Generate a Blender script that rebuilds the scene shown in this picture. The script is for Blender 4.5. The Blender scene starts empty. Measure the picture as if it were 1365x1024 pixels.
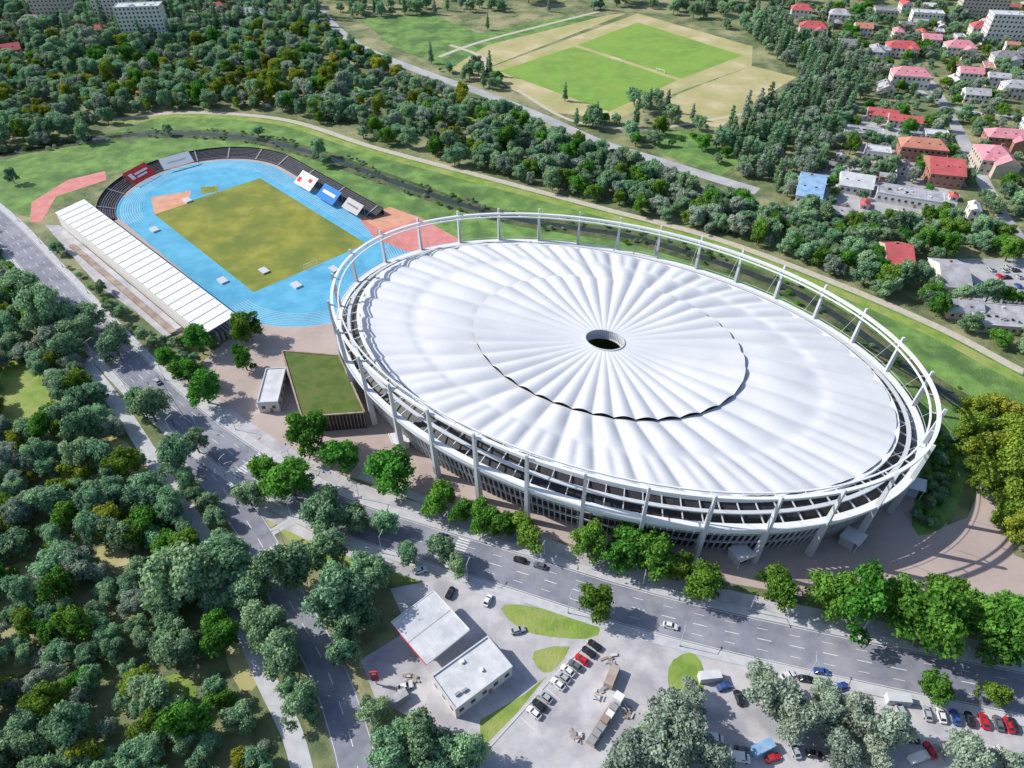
import bpy, math, random
import numpy as np
from mathutils import Vector, Matrix
from mathutils.geometry import tessellate_polygon
random.seed(7); rng=np.random.default_rng(7)
F=950.;TH=math.radians(42);H=190.
# aerial survey: photo coordinates of a ground feature -> metres on the ground plan (feature at height z)
def P(x,y,z=0.):
    dx=x-682.5;v=y-512.
    d=F*math.sin(TH)+v*math.cos(TH);w=F*math.cos(TH)-v*math.sin(TH)
    return ((H-z)*dx/d,(H-z)*w/d)
def PP(pts,z=0.): return [P(a,b,z) for a,b in pts]

# ---------------- materials ----------------
MATS={}
def mat(name,c1,c2=None,scale=1.0,rough=.85,detail=4,spec=.3,metal=0,bump=0,bscale=None,c3=None,s3=.05):
    if name in MATS:return MATS[name]
    m=bpy.data.materials.new(name);m.use_nodes=True;nt=m.node_tree;N=nt.nodes;L=nt.links
    b=N['Principled BSDF'];b.inputs['Roughness'].default_value=rough;b.inputs['Metallic'].default_value=metal
    b.inputs['Specular IOR Level'].default_value=spec
    if c2 is None and c3 is None: b.inputs['Base Color'].default_value=(*c1,1)
    else:
        tc=N.new('ShaderNodeNewGeometry')
        n=N.new('ShaderNodeTexNoise');n.inputs['Scale'].default_value=scale;n.inputs['Detail'].default_value=detail
        L.new(tc.outputs['Position'],n.inputs['Vector'])
        r=N.new('ShaderNodeValToRGB');r.color_ramp.elements[0].position=.36;r.color_ramp.elements[1].position=.64
        r.color_ramp.elements[0].color=(*c1,1);r.color_ramp.elements[1].color=(*(c2 or c1),1)
        L.new(n.outputs['Fac'],r.inputs['Fac']);out=r.outputs['Color']
        if c3:
            n2=N.new('ShaderNodeTexNoise');n2.inputs['Scale'].default_value=s3;n2.inputs['Detail'].default_value=7;n2.inputs['Roughness'].default_value=.65
            L.new(tc.outputs['Position'],n2.inputs['Vector'])
            r2=N.new('ShaderNodeValToRGB');r2.color_ramp.elements[0].position=.45;r2.color_ramp.elements[1].position=.62
            L.new(n2.outputs['Fac'],r2.inputs['Fac'])
            mx=N.new('ShaderNodeMixRGB');L.new(r2.outputs['Color'],mx.inputs['Fac']);L.new(out,mx.inputs['Color1']);mx.inputs['Color2'].default_value=(*c3,1)
            out=mx.outputs['Color']
        L.new(out,b.inputs['Base Color'])
    if bump:
        tc=N.new('ShaderNodeNewGeometry');n=N.new('ShaderNodeTexNoise');n.inputs['Scale'].default_value=bscale or scale*3;n.inputs['Detail'].default_value=5
        L.new(tc.outputs['Position'],n.inputs['Vector']);bp=N.new('ShaderNodeBump');bp.inputs['Strength'].default_value=bump
        bp.inputs['Distance'].default_value=.5
        L.new(n.outputs['Fac'],bp.inputs['Height']);L.new(bp.outputs['Normal'],b.inputs['Normal'])
    MATS[name]=m;return m
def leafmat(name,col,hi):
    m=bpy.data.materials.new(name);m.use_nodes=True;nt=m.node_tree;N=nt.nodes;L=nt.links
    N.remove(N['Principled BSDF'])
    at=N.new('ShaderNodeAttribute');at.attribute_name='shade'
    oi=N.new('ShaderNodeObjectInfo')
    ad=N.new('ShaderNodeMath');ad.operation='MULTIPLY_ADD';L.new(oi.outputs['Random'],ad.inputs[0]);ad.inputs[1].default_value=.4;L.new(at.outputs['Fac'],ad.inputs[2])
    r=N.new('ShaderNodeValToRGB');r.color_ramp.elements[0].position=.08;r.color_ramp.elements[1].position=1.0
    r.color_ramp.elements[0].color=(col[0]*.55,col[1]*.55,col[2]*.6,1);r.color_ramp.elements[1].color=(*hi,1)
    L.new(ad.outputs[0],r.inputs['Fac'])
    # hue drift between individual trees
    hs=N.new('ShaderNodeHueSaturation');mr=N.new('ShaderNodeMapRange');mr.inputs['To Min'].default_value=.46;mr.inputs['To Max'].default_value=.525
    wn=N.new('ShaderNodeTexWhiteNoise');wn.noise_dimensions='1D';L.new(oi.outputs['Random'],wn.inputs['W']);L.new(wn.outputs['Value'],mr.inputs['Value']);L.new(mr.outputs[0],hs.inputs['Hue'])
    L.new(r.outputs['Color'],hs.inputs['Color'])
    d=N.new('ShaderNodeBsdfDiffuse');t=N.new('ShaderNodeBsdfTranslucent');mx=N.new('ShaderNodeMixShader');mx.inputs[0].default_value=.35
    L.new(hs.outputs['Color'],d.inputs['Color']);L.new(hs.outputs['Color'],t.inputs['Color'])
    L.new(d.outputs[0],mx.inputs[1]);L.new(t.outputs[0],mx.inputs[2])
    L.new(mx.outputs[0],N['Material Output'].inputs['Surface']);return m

M_ground=mat('ground_earth_grass',(.08,.125,.06),(.18,.21,.09),.15,c3=(.34,.32,.18),s3=.03,bump=.5,bscale=.8)
M_bright=mat('meadow_grass',(.12,.23,.06),(.2,.34,.09),.15,c3=(.08,.155,.05),s3=.05,bump=.6,bscale=1.2)
M_lawn=mat('lawn',(.16,.26,.045),(.24,.35,.07),.2,c3=(.33,.36,.12),s3=.06,bump=.4,bscale=1.)
M_hallroof=mat('green_roof_turf',(.07,.12,.025),(.1,.155,.03),.3,c3=(.12,.145,.04),s3=.15)
M_pitch=mat('pitch_grass',(.17,.29,.055),(.23,.35,.065),.03,c3=(.21,.37,.07),s3=.1)
M_olive=mat('dry_infield_grass',(.2,.22,.035),(.3,.3,.055),.12,c3=(.15,.195,.04),s3=.04,bump=.2,bscale=1)
M_dry=mat('dry_meadow',(.44,.39,.19),(.3,.32,.12),.08,c3=(.54,.46,.29),s3=.04)
M_sand=mat('sand_path',(.46,.42,.34),(.55,.5,.43),.4)
M_asph=mat('asphalt',(.19,.2,.255),(.245,.255,.31),.25,c3=(.31,.32,.37),s3=.06,bump=.05)  # bluish tint puts the blue of road shadows into the base colour
M_asph2=mat('worn_street_paving',(.4,.4,.43),(.49,.49,.5),.2,c3=(.32,.32,.35),s3=.05)
M_pave=mat('pale_concrete_paving',(.45,.44,.47),(.56,.54,.56),.15,c3=(.35,.34,.38),s3=.07)
M_plaza=mat('plaza_paving',(.45,.37,.345),(.5,.415,.385),.1,c3=(.4,.325,.305),s3=.05)
M_side=mat('sidewalk_slabs',(.45,.46,.5),(.54,.54,.57),.4)
M_kerb=mat('kerb_stone',(.55,.55,.56))
M_paint=mat('white_road_paint',(.8,.8,.8),(.6,.6,.6),1.)
M_blue=mat('blue_running_track',(.1,.38,.58),(.13,.45,.66),.15,c3=(.08,.33,.54),s3=.06)
M_red=mat('red_rubber_surface',(.58,.2,.19),(.64,.28,.26),.2)
M_orange=mat('orange_rubber_surface',(.6,.28,.18),(.64,.36,.26),.2)
M_white=mat('white_steel',(.74,.75,.78),rough=.45)
M_lgrey=mat('light_grey_steel',(.55,.57,.61),rough=.5)
M_grey=mat('grey_metal',(.3,.31,.34),rough=.5)
M_dark=mat('dark_facade',(.03,.03,.038),(.05,.045,.05),.5,rough=.5)
M_seat=mat('dark_seats',(.05,.055,.07),(.12,.12,.14),1.2)
M_glass=mat('window_glass',(.03,.045,.06),rough=.08,spec=.8)
M_roofgrey=mat('felt_roof',(.38,.38,.42),(.48,.48,.52),.3,c3=(.3,.3,.33),s3=.2)
M_rooflt=mat('pale_sheet_roof',(.56,.57,.61),(.64,.65,.68),.5,c3=(.48,.5,.54),s3=.2)
M_roofdk=mat('slate_roof',(.2,.2,.23),(.28,.28,.31),.5)
M_roofred=mat('red_tile_roof',(.5,.09,.11),(.6,.15,.15),.4,c3=(.42,.1,.1),s3=.2)
M_rooforg=mat('orange_tile_roof',(.5,.2,.14),(.58,.28,.2),.4,c3=(.44,.2,.15),s3=.2)
M_roofpink=mat('pink_sheet_roof',(.6,.22,.28),(.65,.3,.35),.4)
M_roofblue=mat('blue_sheet_roof',(.2,.36,.58),(.3,.46,.66),.4)
M_wall=mat('white_render',(.66,.65,.62),(.72,.7,.68),.6)
M_wallb=mat('beige_render',(.5,.45,.38),(.56,.51,.44),.6)
M_brick=mat('brick_wall',(.35,.17,.13),(.42,.22,.17),1.5)
M_water=mat('ditch_water',(.02,.03,.025),(.04,.05,.03),.3,rough=.15,spec=.6)
M_reed=mat('reed_bank',(.04,.07,.03),(.08,.12,.04),.3,c3=(.15,.15,.08),s3=.1,bump=.8,bscale=.8)
M_bark=mat('bark',(.12,.09,.07),(.18,.14,.1),3.)
M_soil=mat('bare_soil',(.26,.19,.15),(.34,.26,.21),.4,c3=(.42,.36,.32),s3=.15)
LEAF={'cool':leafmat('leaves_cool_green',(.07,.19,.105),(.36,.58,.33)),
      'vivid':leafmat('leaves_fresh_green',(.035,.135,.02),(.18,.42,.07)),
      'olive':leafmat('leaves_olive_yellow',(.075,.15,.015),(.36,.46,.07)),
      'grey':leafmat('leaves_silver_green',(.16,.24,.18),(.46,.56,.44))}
# membrane
M_mem=bpy.data.materials.new('roof_membrane');M_mem.use_nodes=True
_b=M_mem.node_tree.nodes['Principled BSDF'];_b.inputs['Roughness'].default_value=.5;_b.inputs['Specular IOR Level'].default_value=.25
_n=M_mem.node_tree.nodes.new('ShaderNodeTexNoise');_n.inputs['Scale'].default_value=.05;_n.inputs['Detail'].default_value=6
_g=M_mem.node_tree.nodes.new('ShaderNodeNewGeometry');_r=M_mem.node_tree.nodes.new('ShaderNodeValToRGB')
_r.color_ramp.elements[0].position=.35;_r.color_ramp.elements[1].position=.65
_r.color_ramp.elements[0].color=(.59,.6,.65,1);_r.color_ramp.elements[1].color=(.68,.69,.725,1)
M_mem.node_tree.links.new(_g.outputs['Position'],_n.inputs['Vector']);M_mem.node_tree.links.new(_n.outputs['Fac'],_r.inputs['Fac']);M_mem.node_tree.links.new(_r.outputs['Color'],_b.inputs['Base Color'])

# ---------------- builders ----------------
COL=bpy.context.scene.collection
def mkmesh(name,verts,faces,mats,mi=None,smooth=False):
    me=bpy.data.meshes.new(name);me.from_pydata([tuple(v) for v in verts],[],faces)
    for m in mats:me.materials.append(m)
    if mi is not None:me.polygons.foreach_set('material_index',mi)
    if smooth:me.polygons.foreach_set('use_smooth',[True]*len(faces))
    me.update();return me
def obj(name,me,parent=None,loc=(0,0,0),rz=0,sc=(1,1,1)):
    o=bpy.data.objects.new(name,me);COL.objects.link(o);o.location=loc;o.rotation_euler[2]=rz;o.scale=sc
    if parent:o.parent=parent
    return o
class B:
    def __init__(s):s.parts={}
    def face(s,part,m,vs):
        p=s.parts.setdefault(part,[[],[],[],[]]);
        if m not in p[3]:p[3].append(m)
        k=len(p[0]);p[0]+=list(vs);p[1].append(tuple(range(k,k+len(vs))));p[2].append(p[3].index(m))
    def box(s,part,m,c,d,rz=0):
        cx,cy,cz=c;x,y,z=d[0]/2,d[1]/2,d[2]/2;co,si=math.cos(rz),math.sin(rz)
        v=[]
        for a,b,e in ((-x,-y,-z),(x,-y,-z),(x,y,-z),(-x,y,-z),(-x,-y,z),(x,-y,z),(x,y,z),(-x,y,z)):
            v.append((cx+a*co-b*si,cy+a*si+b*co,cz+e))
        for f in ((0,3,2,1),(4,5,6,7),(0,1,5,4),(1,2,6,5),(2,3,7,6),(3,0,4,7)):s.face(part,m,[v[i] for i in f])
    def beam(s,part,m,a,b,w,h=None,w2=None):
        a=Vector(a);b=Vector(b);d=(b-a).normalized();h=h or w;w2=w2 or w
        u=d.cross(Vector((0,0,1)))
        if u.length<.05:u=d.cross(Vector((1,0,0)))
        u.normalize();n=u.cross(d).normalized()
        q=[]
        for p,ww in ((a,w),(b,w2)):
            hh=h*ww/w
            for i,j in ((-1,-1),(1,-1),(1,1),(-1,1)):q.append(tuple(p+u*i*ww/2+n*j*hh/2))
        for f in ((0,3,2,1),(4,5,6,7),(0,1,5,4),(1,2,6,5),(2,3,7,6),(3,0,4,7)):s.face(part,m,[q[i] for i in f])
    def cyl(s,part,m,c,r,h,n=10,r2=None,axis='z'):
        r2=r if r2 is None else r2;a=[];b=[]
        for i in range(n):
            t=2*math.pi*i/n;cs,sn=math.cos(t),math.sin(t)
            if axis=='z':a.append((c[0]+r*cs,c[1]+r*sn,c[2]));b.append((c[0]+r2*cs,c[1]+r2*sn,c[2]+h))
            else:a.append((c[0]+r*cs,c[1]-h/2,c[2]+r*sn));b.append((c[0]+r2*cs,c[1]+h/2,c[2]+r2*sn))
        for i in range(n):
            j=(i+1)%n;s.face(part,m,[a[i],a[j],b[j],b[i]])
        s.face(part,m,a[::-1]);s.face(part,m,b)
    def finish(s,name,loc=(0,0,0),rz=0):
        e=obj(name,None,None,loc,rz)
        for k,(v,f,mi,ms) in s.parts.items():obj(k,mkmesh(name+'_'+k,v,f,ms,mi),e)
        return e
    def single(s,name):
        V=[];Fc=[];MI=[];MS=[]
        for v,f,mi,ms in s.parts.values():
            k=len(V);V+=v
            for m in ms:
                if m not in MS:MS.append(m)
            for ff,i in zip(f,mi):Fc.append(tuple(a+k for a in ff));MI.append(MS.index(ms[i]))
        return mkmesh(name,V,Fc,MS,MI)
def patchw(name,pts,z,m,parent=None):
    v=[(x,y,z) for x,y in pts]
    tris=tessellate_polygon([[Vector(p) for p in v]])
    fs=[]
    for t in tris:
        a,b,c=[Vector(v[i]) for i in t]
        fs.append(tuple(t) if (b-a).cross(c-a).z>0 else tuple(reversed(t)))
    return obj(name,mkmesh(name,v,fs,[m]),parent)
def smoothline(pts,closed=False,step=3.):
    pts=[np.array(p,float) for p in pts];out=[]
    n=len(pts)
    rngi=range(n) if closed else range(n-1)
    for i in rngi:
        if closed:p0,p1,p2,p3=pts[i-1],pts[i],pts[(i+1)%n],pts[(i+2)%n]
        else:p0,p1,p2,p3=pts[max(i-1,0)],pts[i],pts[i+1],pts[min(i+2,n-1)]
        k=max(2,int(np.linalg.norm(p2-p1)/step))
        for j in range(k):
            t=j/k
            out.append(.5*((2*p1)+(-p0+p2)*t+(2*p0-5*p1+4*p2-p3)*t*t+(-p0+3*p1-3*p2+p3)*t**3))
    if not closed:out.append(pts[-1])
    return np.array(out)
PZ=[0]
def patch(name,px,z,m,smooth=False):
    w=PP(px)
    if smooth:w=[tuple(p) for p in smoothline(w,True,4.)]
    PZ[0]+=1
    return patchw(name,w,z+(PZ[0]%7)*.0004,m)
def normals(L):
    d=np.gradient(L,axis=0);d/=np.linalg.norm(d,axis=1)[:,None];return np.c_[-d[:,1],d[:,0]]
def ribbon(name,L,o0,o1,z,m,parent=None,z1=None,thick=0):
    n=normals(L);a=L+n*o0;b=L+n*o1;V=[];Fc=[]
    z1=z if z1 is None else z1
    for i in range(len(L)):V+=[(a[i][0],a[i][1],z),(b[i][0],b[i][1],z1)]
    for i in range(len(L)-1):Fc.append((2*i,2*i+2,2*i+3,2*i+1) if o1>o0 else (2*i,2*i+1,2*i+3,2*i+2))
    k=len(V)
    if thick:
        for i in range(len(L)):V+=[(a[i][0],a[i][1],z-thick),(b[i][0],b[i][1],z1-thick)]
        for i in range(len(L)-1):
            Fc.append((2*i,k+2*i,k+2*i+2,2*i+2));Fc.append((2*i+1,2*i+3,k+2*i+3,k+2*i+1))
    return obj(name,mkmesh(name,V,Fc,[m]),parent)
def dashes(name,L,off,w,dash,gap,z,m,parent=None):
    seg=np.r_[0,np.cumsum(np.linalg.norm(np.diff(L,axis=0),axis=1))];n=normals(L);V=[];Fc=[]
    s=1.
    def at(s):
        x=np.array([np.interp(s,seg,L[:,0]),np.interp(s,seg,L[:,1])]);q=np.array([np.interp(s,seg,n[:,0]),np.interp(s,seg,n[:,1])]);return x+q*off,q
    while s+dash<seg[-1]:
        p,q=at(s);p2,q2=at(s+dash);k=len(V)
        for pt in (p-q*w/2,p2-q2*w/2,p2+q2*w/2,p+q*w/2):V.append((pt[0],pt[1],z))
        Fc.append((k,k+1,k+2,k+3));s+=dash+gap
    if V:return obj(name,mkmesh(name,V,Fc,[m]),parent)
KEEPLINES=[];KEEPPOLY=[]
def inpoly(x,y,poly):
    c=False;n=len(poly);j=n-1
    for i in range(n):
        xi,yi=poly[i];xj,yj=poly[j]
        if (yi>y)!=(yj>y) and x<(xj-xi)*(y-yi)/(yj-yi)+xi:c=not c
        j=i
    return c
def keep(px,z=0):KEEPPOLY.append(PP(px,z))
def road(name,px,w,z,m,marks=True,side=0,kerb=True,margin=3.5):
    L=smoothline(PP(px));e=obj(name,None)
    ribbon('carriageway',L,-w/2,w/2,z,m,e)
    if kerb:
        ribbon('kerb_a',L,w/2,w/2+.35,z+.13,M_kerb,e,thick=.2);ribbon('kerb_b',L,-w/2-.35,-w/2,z+.13,M_kerb,e,thick=.2)
    if side:
        ribbon('pavement_a',L,w/2+.35,w/2+.35+side,z+.12,M_side,e,thick=.2);ribbon('pavement_b',L,-w/2-.35-side,-w/2-.35,z+.12,M_side,e,thick=.2)
    if marks:
        dashes('lane_dashes',L,0,.22,4,5,z+.008,M_paint,e)
        if w>12:
            for o in(-3.3,3.3):dashes('lane_dashes',L,o,.15,3,6,z+.008,M_paint,e)
        ribbon('edge_line_a',L,w/2-.55,w/2-.4,z+.008,M_paint,e);ribbon('edge_line_b',L,-w/2+.4,-w/2+.55,z+.008,M_paint,e)
    KEEPLINES.append((L,w/2+side+margin));return L

# ---------------- ground ----------------
obj('ground',mkmesh('ground',[(-2500,-800,0),(2500,-800,0),(2500,3500,0),(-2500,3500,0)],[(0,1,2,3)],[M_ground]))
patch('meadow_embankment',[(0,215),(130,180),(230,152),(380,160),(500,200),(650,240),(800,280),(950,320),(1100,375),(1250,440),(1365,500),(1450,540),(1450,660),(1365,640),(1280,640),(1180,520),(1000,420),(700,330),(600,330),(500,300),(400,240),(250,215),(150,230),(40,290),(0,280),(-80,300),(-80,240)],.01,M_bright)
ditch=smoothline(PP([(-60,215),(130,185),(230,178),(330,184),(420,205),(500,233),(600,268),(680,290),(760,303),(850,318),(1000,365),(1100,412),(1230,505),(1300,545),(1365,578),(1480,630)]))
ribbon('reed_bank',ditch,-7,6,.02,M_reed);ribbon('ditch_water',ditch,-2.2,2.2,.035,M_water)
keep([(0,215),(230,152),(380,160),(500,200),(650,240),(800,280),(950,320),(1100,375),(1250,440),(1365,500),(1365,640),(1180,520),(700,330),(500,300),(400,240),(250,215),(40,290),(0,280)])
Lp=smoothline(PP([(150,160),(250,150),(380,160),(500,197),(650,237),(800,277),(950,317),(1100,372),(1250,436),(1365,496),(1480,550)]))
ribbon('embankment_path',Lp,-2.2,2.2,.03,M_sand);KEEPLINES.append((Lp,3.5))
ribbon('mown_strip',Lp,-9,-3.5,.016,M_lawn)
# top sports ground
patch('sandy_surround',[(648,92),(850,18),(1003,62),(1002,88),(905,122),(820,160),(740,150),(680,118)],.012,M_dry)
patch('dry_meadow',[(905,125),(1002,88),(1062,103),(1000,140),(960,170),(915,165),(880,140)],.016,M_dry)
patch('training_pitch',[(665,95),(765,62),(903,107),(812,149)],.02,M_pitch)
patch('football_pitch',[(770,60),(850,30),(990,74),(908,105)],.02,M_pitch)
keep([(640,90),(850,10),(1010,60),(1062,103),(1000,140),(960,170),(880,150),(820,160),(740,150),(680,120)])
patch('meadow',[(480,25),(580,20),(640,45),(760,20),(800,22),(650,85),(600,95),(520,60)],.008,M_bright)
patch('dry_verge',[(600,92),(650,60),(740,38),(810,20),(835,18),(650,90),(640,105)],.0145,M_dry)
ribbon('footpath',smoothline(PP([(585,76),(640,56),(720,35),(800,15)])),-2,2,.03,M_sand)
ribbon('footpath',smoothline(PP([(600,60),(640,75),(650,95)])),-2,2,.036,M_sand)
ribbon('footpath',smoothline(PP([(690,120),(760,160),(850,172),(900,168),(1000,150)])),-1.5,1.5,.03,M_sand)
keep([(480,25),(580,20),(640,45),(760,20),(800,22),(650,85),(600,95),(520,60)])
patch('lawn_yard',[(860,175),(930,175),(990,215),(960,235),(880,205)],.012,M_bright)
for q in ([(250,55),(300,50),(330,62),(280,72)],[(430,105),(470,98),(490,118),(450,125)],[(540,120),(600,118),(620,135),(570,140)],[(60,120),(120,110),(140,125),(90,140)],[(330,110),(380,104),(400,118),(350,128)],[(620,160),(660,150),(700,172),(660,180)]):
    patch('allotment_clearing',q,.012,M_lawn,True)
# stadium plaza
patch('stadium_plaza',[(300,455),(345,440),(455,425),(470,380),(560,335),(700,330),(1180,520),(1262,600),(1262,700),(1225,715),(1290,690),(1310,640),(1345,680),(1352,740),(1400,760),(1400,830),(1300,815),(1100,800),(960,775),(800,735),(620,690),(480,640),(370,606),(280,558),(240,510)],.029,M_plaza)
keep([(240,510),(300,455),(345,440),(455,425),(560,335),(1180,520),(1262,600),(1310,640),(1352,740),(1400,830),(1100,800),(960,775),(800,735),(620,690),(480,640),(370,606),(280,558)])
patch('forecourt_paving',[(520,785),(585,772),(640,785),(720,800),(850,850),(1000,888),(1400,985),(1400,1200),(560,1200),(640,1010),(500,930),(480,880),(545,840)],.02,M_pave)
keep([(520,785),(585,772),(640,785),(720,800),(850,850),(1000,888),(1400,985),(1400,1060),(640,1060),(500,940),(470,880)])
# ---------------- roads ----------------
Lmain=road('main_avenue',[(-60,250),(0,300),(60,365),(120,430),(180,495),(250,560),(340,625),(440,680),(560,722),(700,765),(820,803),(940,835),(1060,862),(1200,892),(1365,925),(1500,955)],13,.05,M_asph,side=2.6,margin=.6)
Lb=road('side_avenue',[(195,508),(245,585),(300,655),(345,720),(385,800),(430,880),(460,960),(480,1040),(500,1200)],10,.042,M_asph,kerb=False,margin=1.)
Lc=road('forest_lane',[(110,480),(160,545),(215,630),(262,700),(310,800),(352,900),(390,980),(410,1060)],5.2,.0335,M_side,marks=False,kerb=False,margin=1)
road('northern_road',[(425,10),(440,30),(480,62),(560,95),(640,123),(720,155),(800,190),(870,212),(960,240),(1010,255)],9,.034,M_asph2,marks=False,kerb=False,margin=1.5)
road('town_street',[(1225,90),(1252,130),(1280,180),(1310,240),(1345,300),(1400,370)],8,.032,M_asph2,marks=False,kerb=False,margin=1.5)
road('town_lane',[(1150,60),(1190,90),(1240,130),(1300,150),(1400,160)],5,.027,M_asph2,marks=False,kerb=False,margin=1.5)
road('parallel_walk',[(480,632),(600,680),(700,712),(760,735)],3,.038,M_side,marks=False,kerb=False,margin=-1)
road('crossing_path',[(362,710),(400,688)],3,.06,M_side,marks=False,kerb=False,margin=0)
road('service_lane',[(470,730),(560,750),(640,785),(700,800)],3.5,.0365,M_side,marks=False,kerb=False,margin=0)
ribbon('verge_paving',Lmain[int(len(Lmain)*.45):],9.6,14,.0345,M_pave);ribbon('verge_paving',Lmain[int(len(Lmain)*.5):],-13,-9.6,.0345,M_pave)
def zebra(L,frac,w,z):
    i=int(frac*len(L));n=normals(L);p=L[i];q=n[i];d=np.array([q[1],-q[0]]);V=[];Fc=[]
    k=np.arange(-w/2+.5,w/2-.4,1.0)
    for o in k:
        c=p+q*o;b=len(V)
        for a,e in ((-2,-.25),(2,-.25),(2,.25),(-2,.25)):
            t=c+d*a+q*e;V.append((t[0],t[1],z))
        Fc.append((b,b+1,b+2,b+3))
    obj('zebra_crossing',mkmesh('zebra_crossing',V,Fc,[M_paint]))
def nearest(L,px):
    w=np.array(P(*px));return np.argmin(np.linalg.norm(L-w,axis=1))/len(L)
for q in ((625,742),(330,620)):zebra(Lmain,nearest(Lmain,q),12,.066)
zebra(Lb,nearest(Lb,(352,735)),9,.056)
# lawns
patch('lawn',[(372,706),(408,690),(450,705),(500,728),(570,745),(560,775),(480,780),(420,760)],.031,M_lawn)
patch('lawn',[(668,812),(690,806),(760,820),(800,838),(780,852),(700,842)],.04,M_lawn,True)
patch('lawn',[(712,868),(760,862),(735,896),(716,890)],.04,M_lawn,True)
patch('lawn',[(897,880),(925,870),(940,900),(930,932),(900,935),(890,905)],.04,M_lawn,True)
patch('lawn',[(640,960),(700,925),(730,900),(690,950),(640,1000)],.026,M_lawn)
patch('lawn',[(330,655),(372,655),(395,680),(360,705)],.026,M_dry)
for q in ([(0,485),(50,490),(70,560),(40,580),(0,560)],[(10,755),(50,750),(80,780),(60,800),(20,780)],[(145,580),(180,600),(205,650),(190,655),(160,620)],[(300,865),(330,860),(345,910),(320,920)],[(0,875),(30,870),(40,895),(0,905)],[(60,640),(90,640),(95,660),(65,665)],[(0,310),(20,315),(35,360),(0,365)],[(130,730),(165,728),(172,752),(135,756)],[(215,905),(250,900),(262,930),(225,935)]):
    patch('clearing',q,.013,M_lawn if q[0][1] in(310,485,640,905) else M_dry,True);keep(q)
patch('flower_bed',[(1235,600),(1262,590),(1285,640),(1268,690),(1240,712),(1215,700)],.04,M_bright,True)

# ---------------- athletics stadium ----------------
Ct=np.array((-133.5,332.));LU=np.array((-.7071,.7071));WU=np.array((.7071,.7071))
def OV(l,w):p=Ct+LU*l+WU*w;return (p[0],p[1])
S=53.
def oval(r,a0=-90,a1=270,n=96):
    out=[]
    for i in range(n+1):
        a=math.radians(a0+(a1-a0)*i/n)
        c,s=math.cos(a),math.sin(a)
        out.append(OV((S if c>=0 else -S)+r*c,r*s))
    return out
patchw('track_apron',oval(51)[:-1],.036,M_plaza)
patchw('running_track',oval(46.3)[:-1],.042,M_blue)
patchw('sprint_straight',[OV(20,-46.4),OV(86,-46.4),OV(86,-34),OV(20,-34)],.046,M_blue)
patchw('apron_blue',[OV(-60,20),OV(-92,20),OV(-92,47),OV(-60,47)],.0445,M_blue)
e=obj('track_lines',None)
for k in range(9):
    r=36.4+k*1.2;L=np.array(oval(r,n=160));ribbon('lane_line',L,-.06,.06,.05,M_paint,e)
patchw('infield_grass',[OV(-50,-31),OV(56,-31),OV(52,32),OV(-52,32)],.054,M_olive)
patchw('jump_zone',[OV(54,-31),OV(74,-24),OV(66,-4),OV(53,-12)],.058,M_orange)
patchw('sand_pit',[OV(58,-2),OV(66,2),OV(60,10),OV(54,6)],.062,M_olive)
patch('warm_up_area',[(478,291),(520,276),(560,290),(628,328),(548,338),(500,318)],.048,M_red)
patch('warm_up_sand',[(478,291),(520,276),(560,292),(510,308)],.054,M_orange)
patch('long_jump_runway',[(40,296),(42,270),(90,240),(140,228),(142,240),(75,262),(55,296)],.03,M_red)
patch('brown_terrace',[(160,370),(185,385),(270,450),(225,445),(190,420)],.038,M_soil)
patch('terrace_walk',[(60,300),(80,300),(230,430),(275,450),(215,440),(130,380)],.032,M_pave)
keep([(30,300),(90,235),(200,200),(340,195),(420,225),(640,330),(560,420),(330,450),(230,460),(80,330)])
for (x,y,c) in ((297,375,M_white),(395,381,M_white),(206,307,M_white),(445,360,M_grey),(352,362,M_soil),(250,268,M_white)):
    b=B();b.box('mat',c,(0,0,.35),(5,3.4,.7));b.box('cover',M_lgrey,(0,0,.75),(5.2,3.6,.08));b.finish('landing_mat',(*P(x,y),.05),math.radians(-45))
for sgn in(-1,1):
    b=B()
    for xx in(-3.66,3.66):b.beam('post',M_white,(xx,0,0),(xx,0,2.44),.12)
    b.beam('crossbar',M_white,(-3.66,0,2.44),(3.66,0,2.44),.12)
    for xx in np.linspace(-3.66,3.66,9):b.beam('net',M_lgrey,(xx,0,2.44),(xx,sgn*1.6,0),.04)
    p=OV(sgn*50,0);b.finish('football_goal',(p[0],p[1],.05),math.radians(45))
for q in((822,82),(880,97)):
    b=B()
    for xx in(-3.66,3.66):b.beam('post',M_white,(xx,0,0),(xx,0,2.44),.3)
    b.beam('crossbar',M_white,(-3.66,0,2.44),(3.66,0,2.44),.3);b.finish('football_goal',(*P(*q),.02),math.radians(-40))
def path_t(r):
    out=[]
    for i in range(49):
        a=math.radians(-78+168*i/48);out.append(OV(S+r*math.cos(a),r*math.sin(a)))
    for l in np.linspace(S,-34,18)[1:]:out.append(OV(l,r))
    return out
b=B();rows=8
for k in range(rows):
    z=.4+k*.38;r0=48.5+k*1.05;A=path_t(r0);Bp=path_t(r0+1.05)
    for i in range(len(A)-1):
        b.face('seating_steps',M_seat,[(*A[i],z),(*A[i+1],z),(*Bp[i+1],z),(*Bp[i],z)])
        b.face('seating_steps',M_dark,[(*A[i],z-.38),(*A[i+1],z-.38),(*A[i+1],z),(*A[i],z)])
A=path_t(48.5+rows*1.05);q=path_t(48.3)
for i in range(len(A)-1):
    b.face('back_wall',M_dark,[(*A[i],0),(*A[i+1],0),(*A[i+1],3.9),(*A[i],3.9)])
    b.beam('rail',M_grey,(*q[i],1.2),(*q[i+1],1.2),.1)
for i in range(4,len(A)-1,6):b.beam('aisle',M_grey,(*q[i],.5),(*A[i],3.5),.8,.1)
b.finish('curved_terrace')
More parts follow.
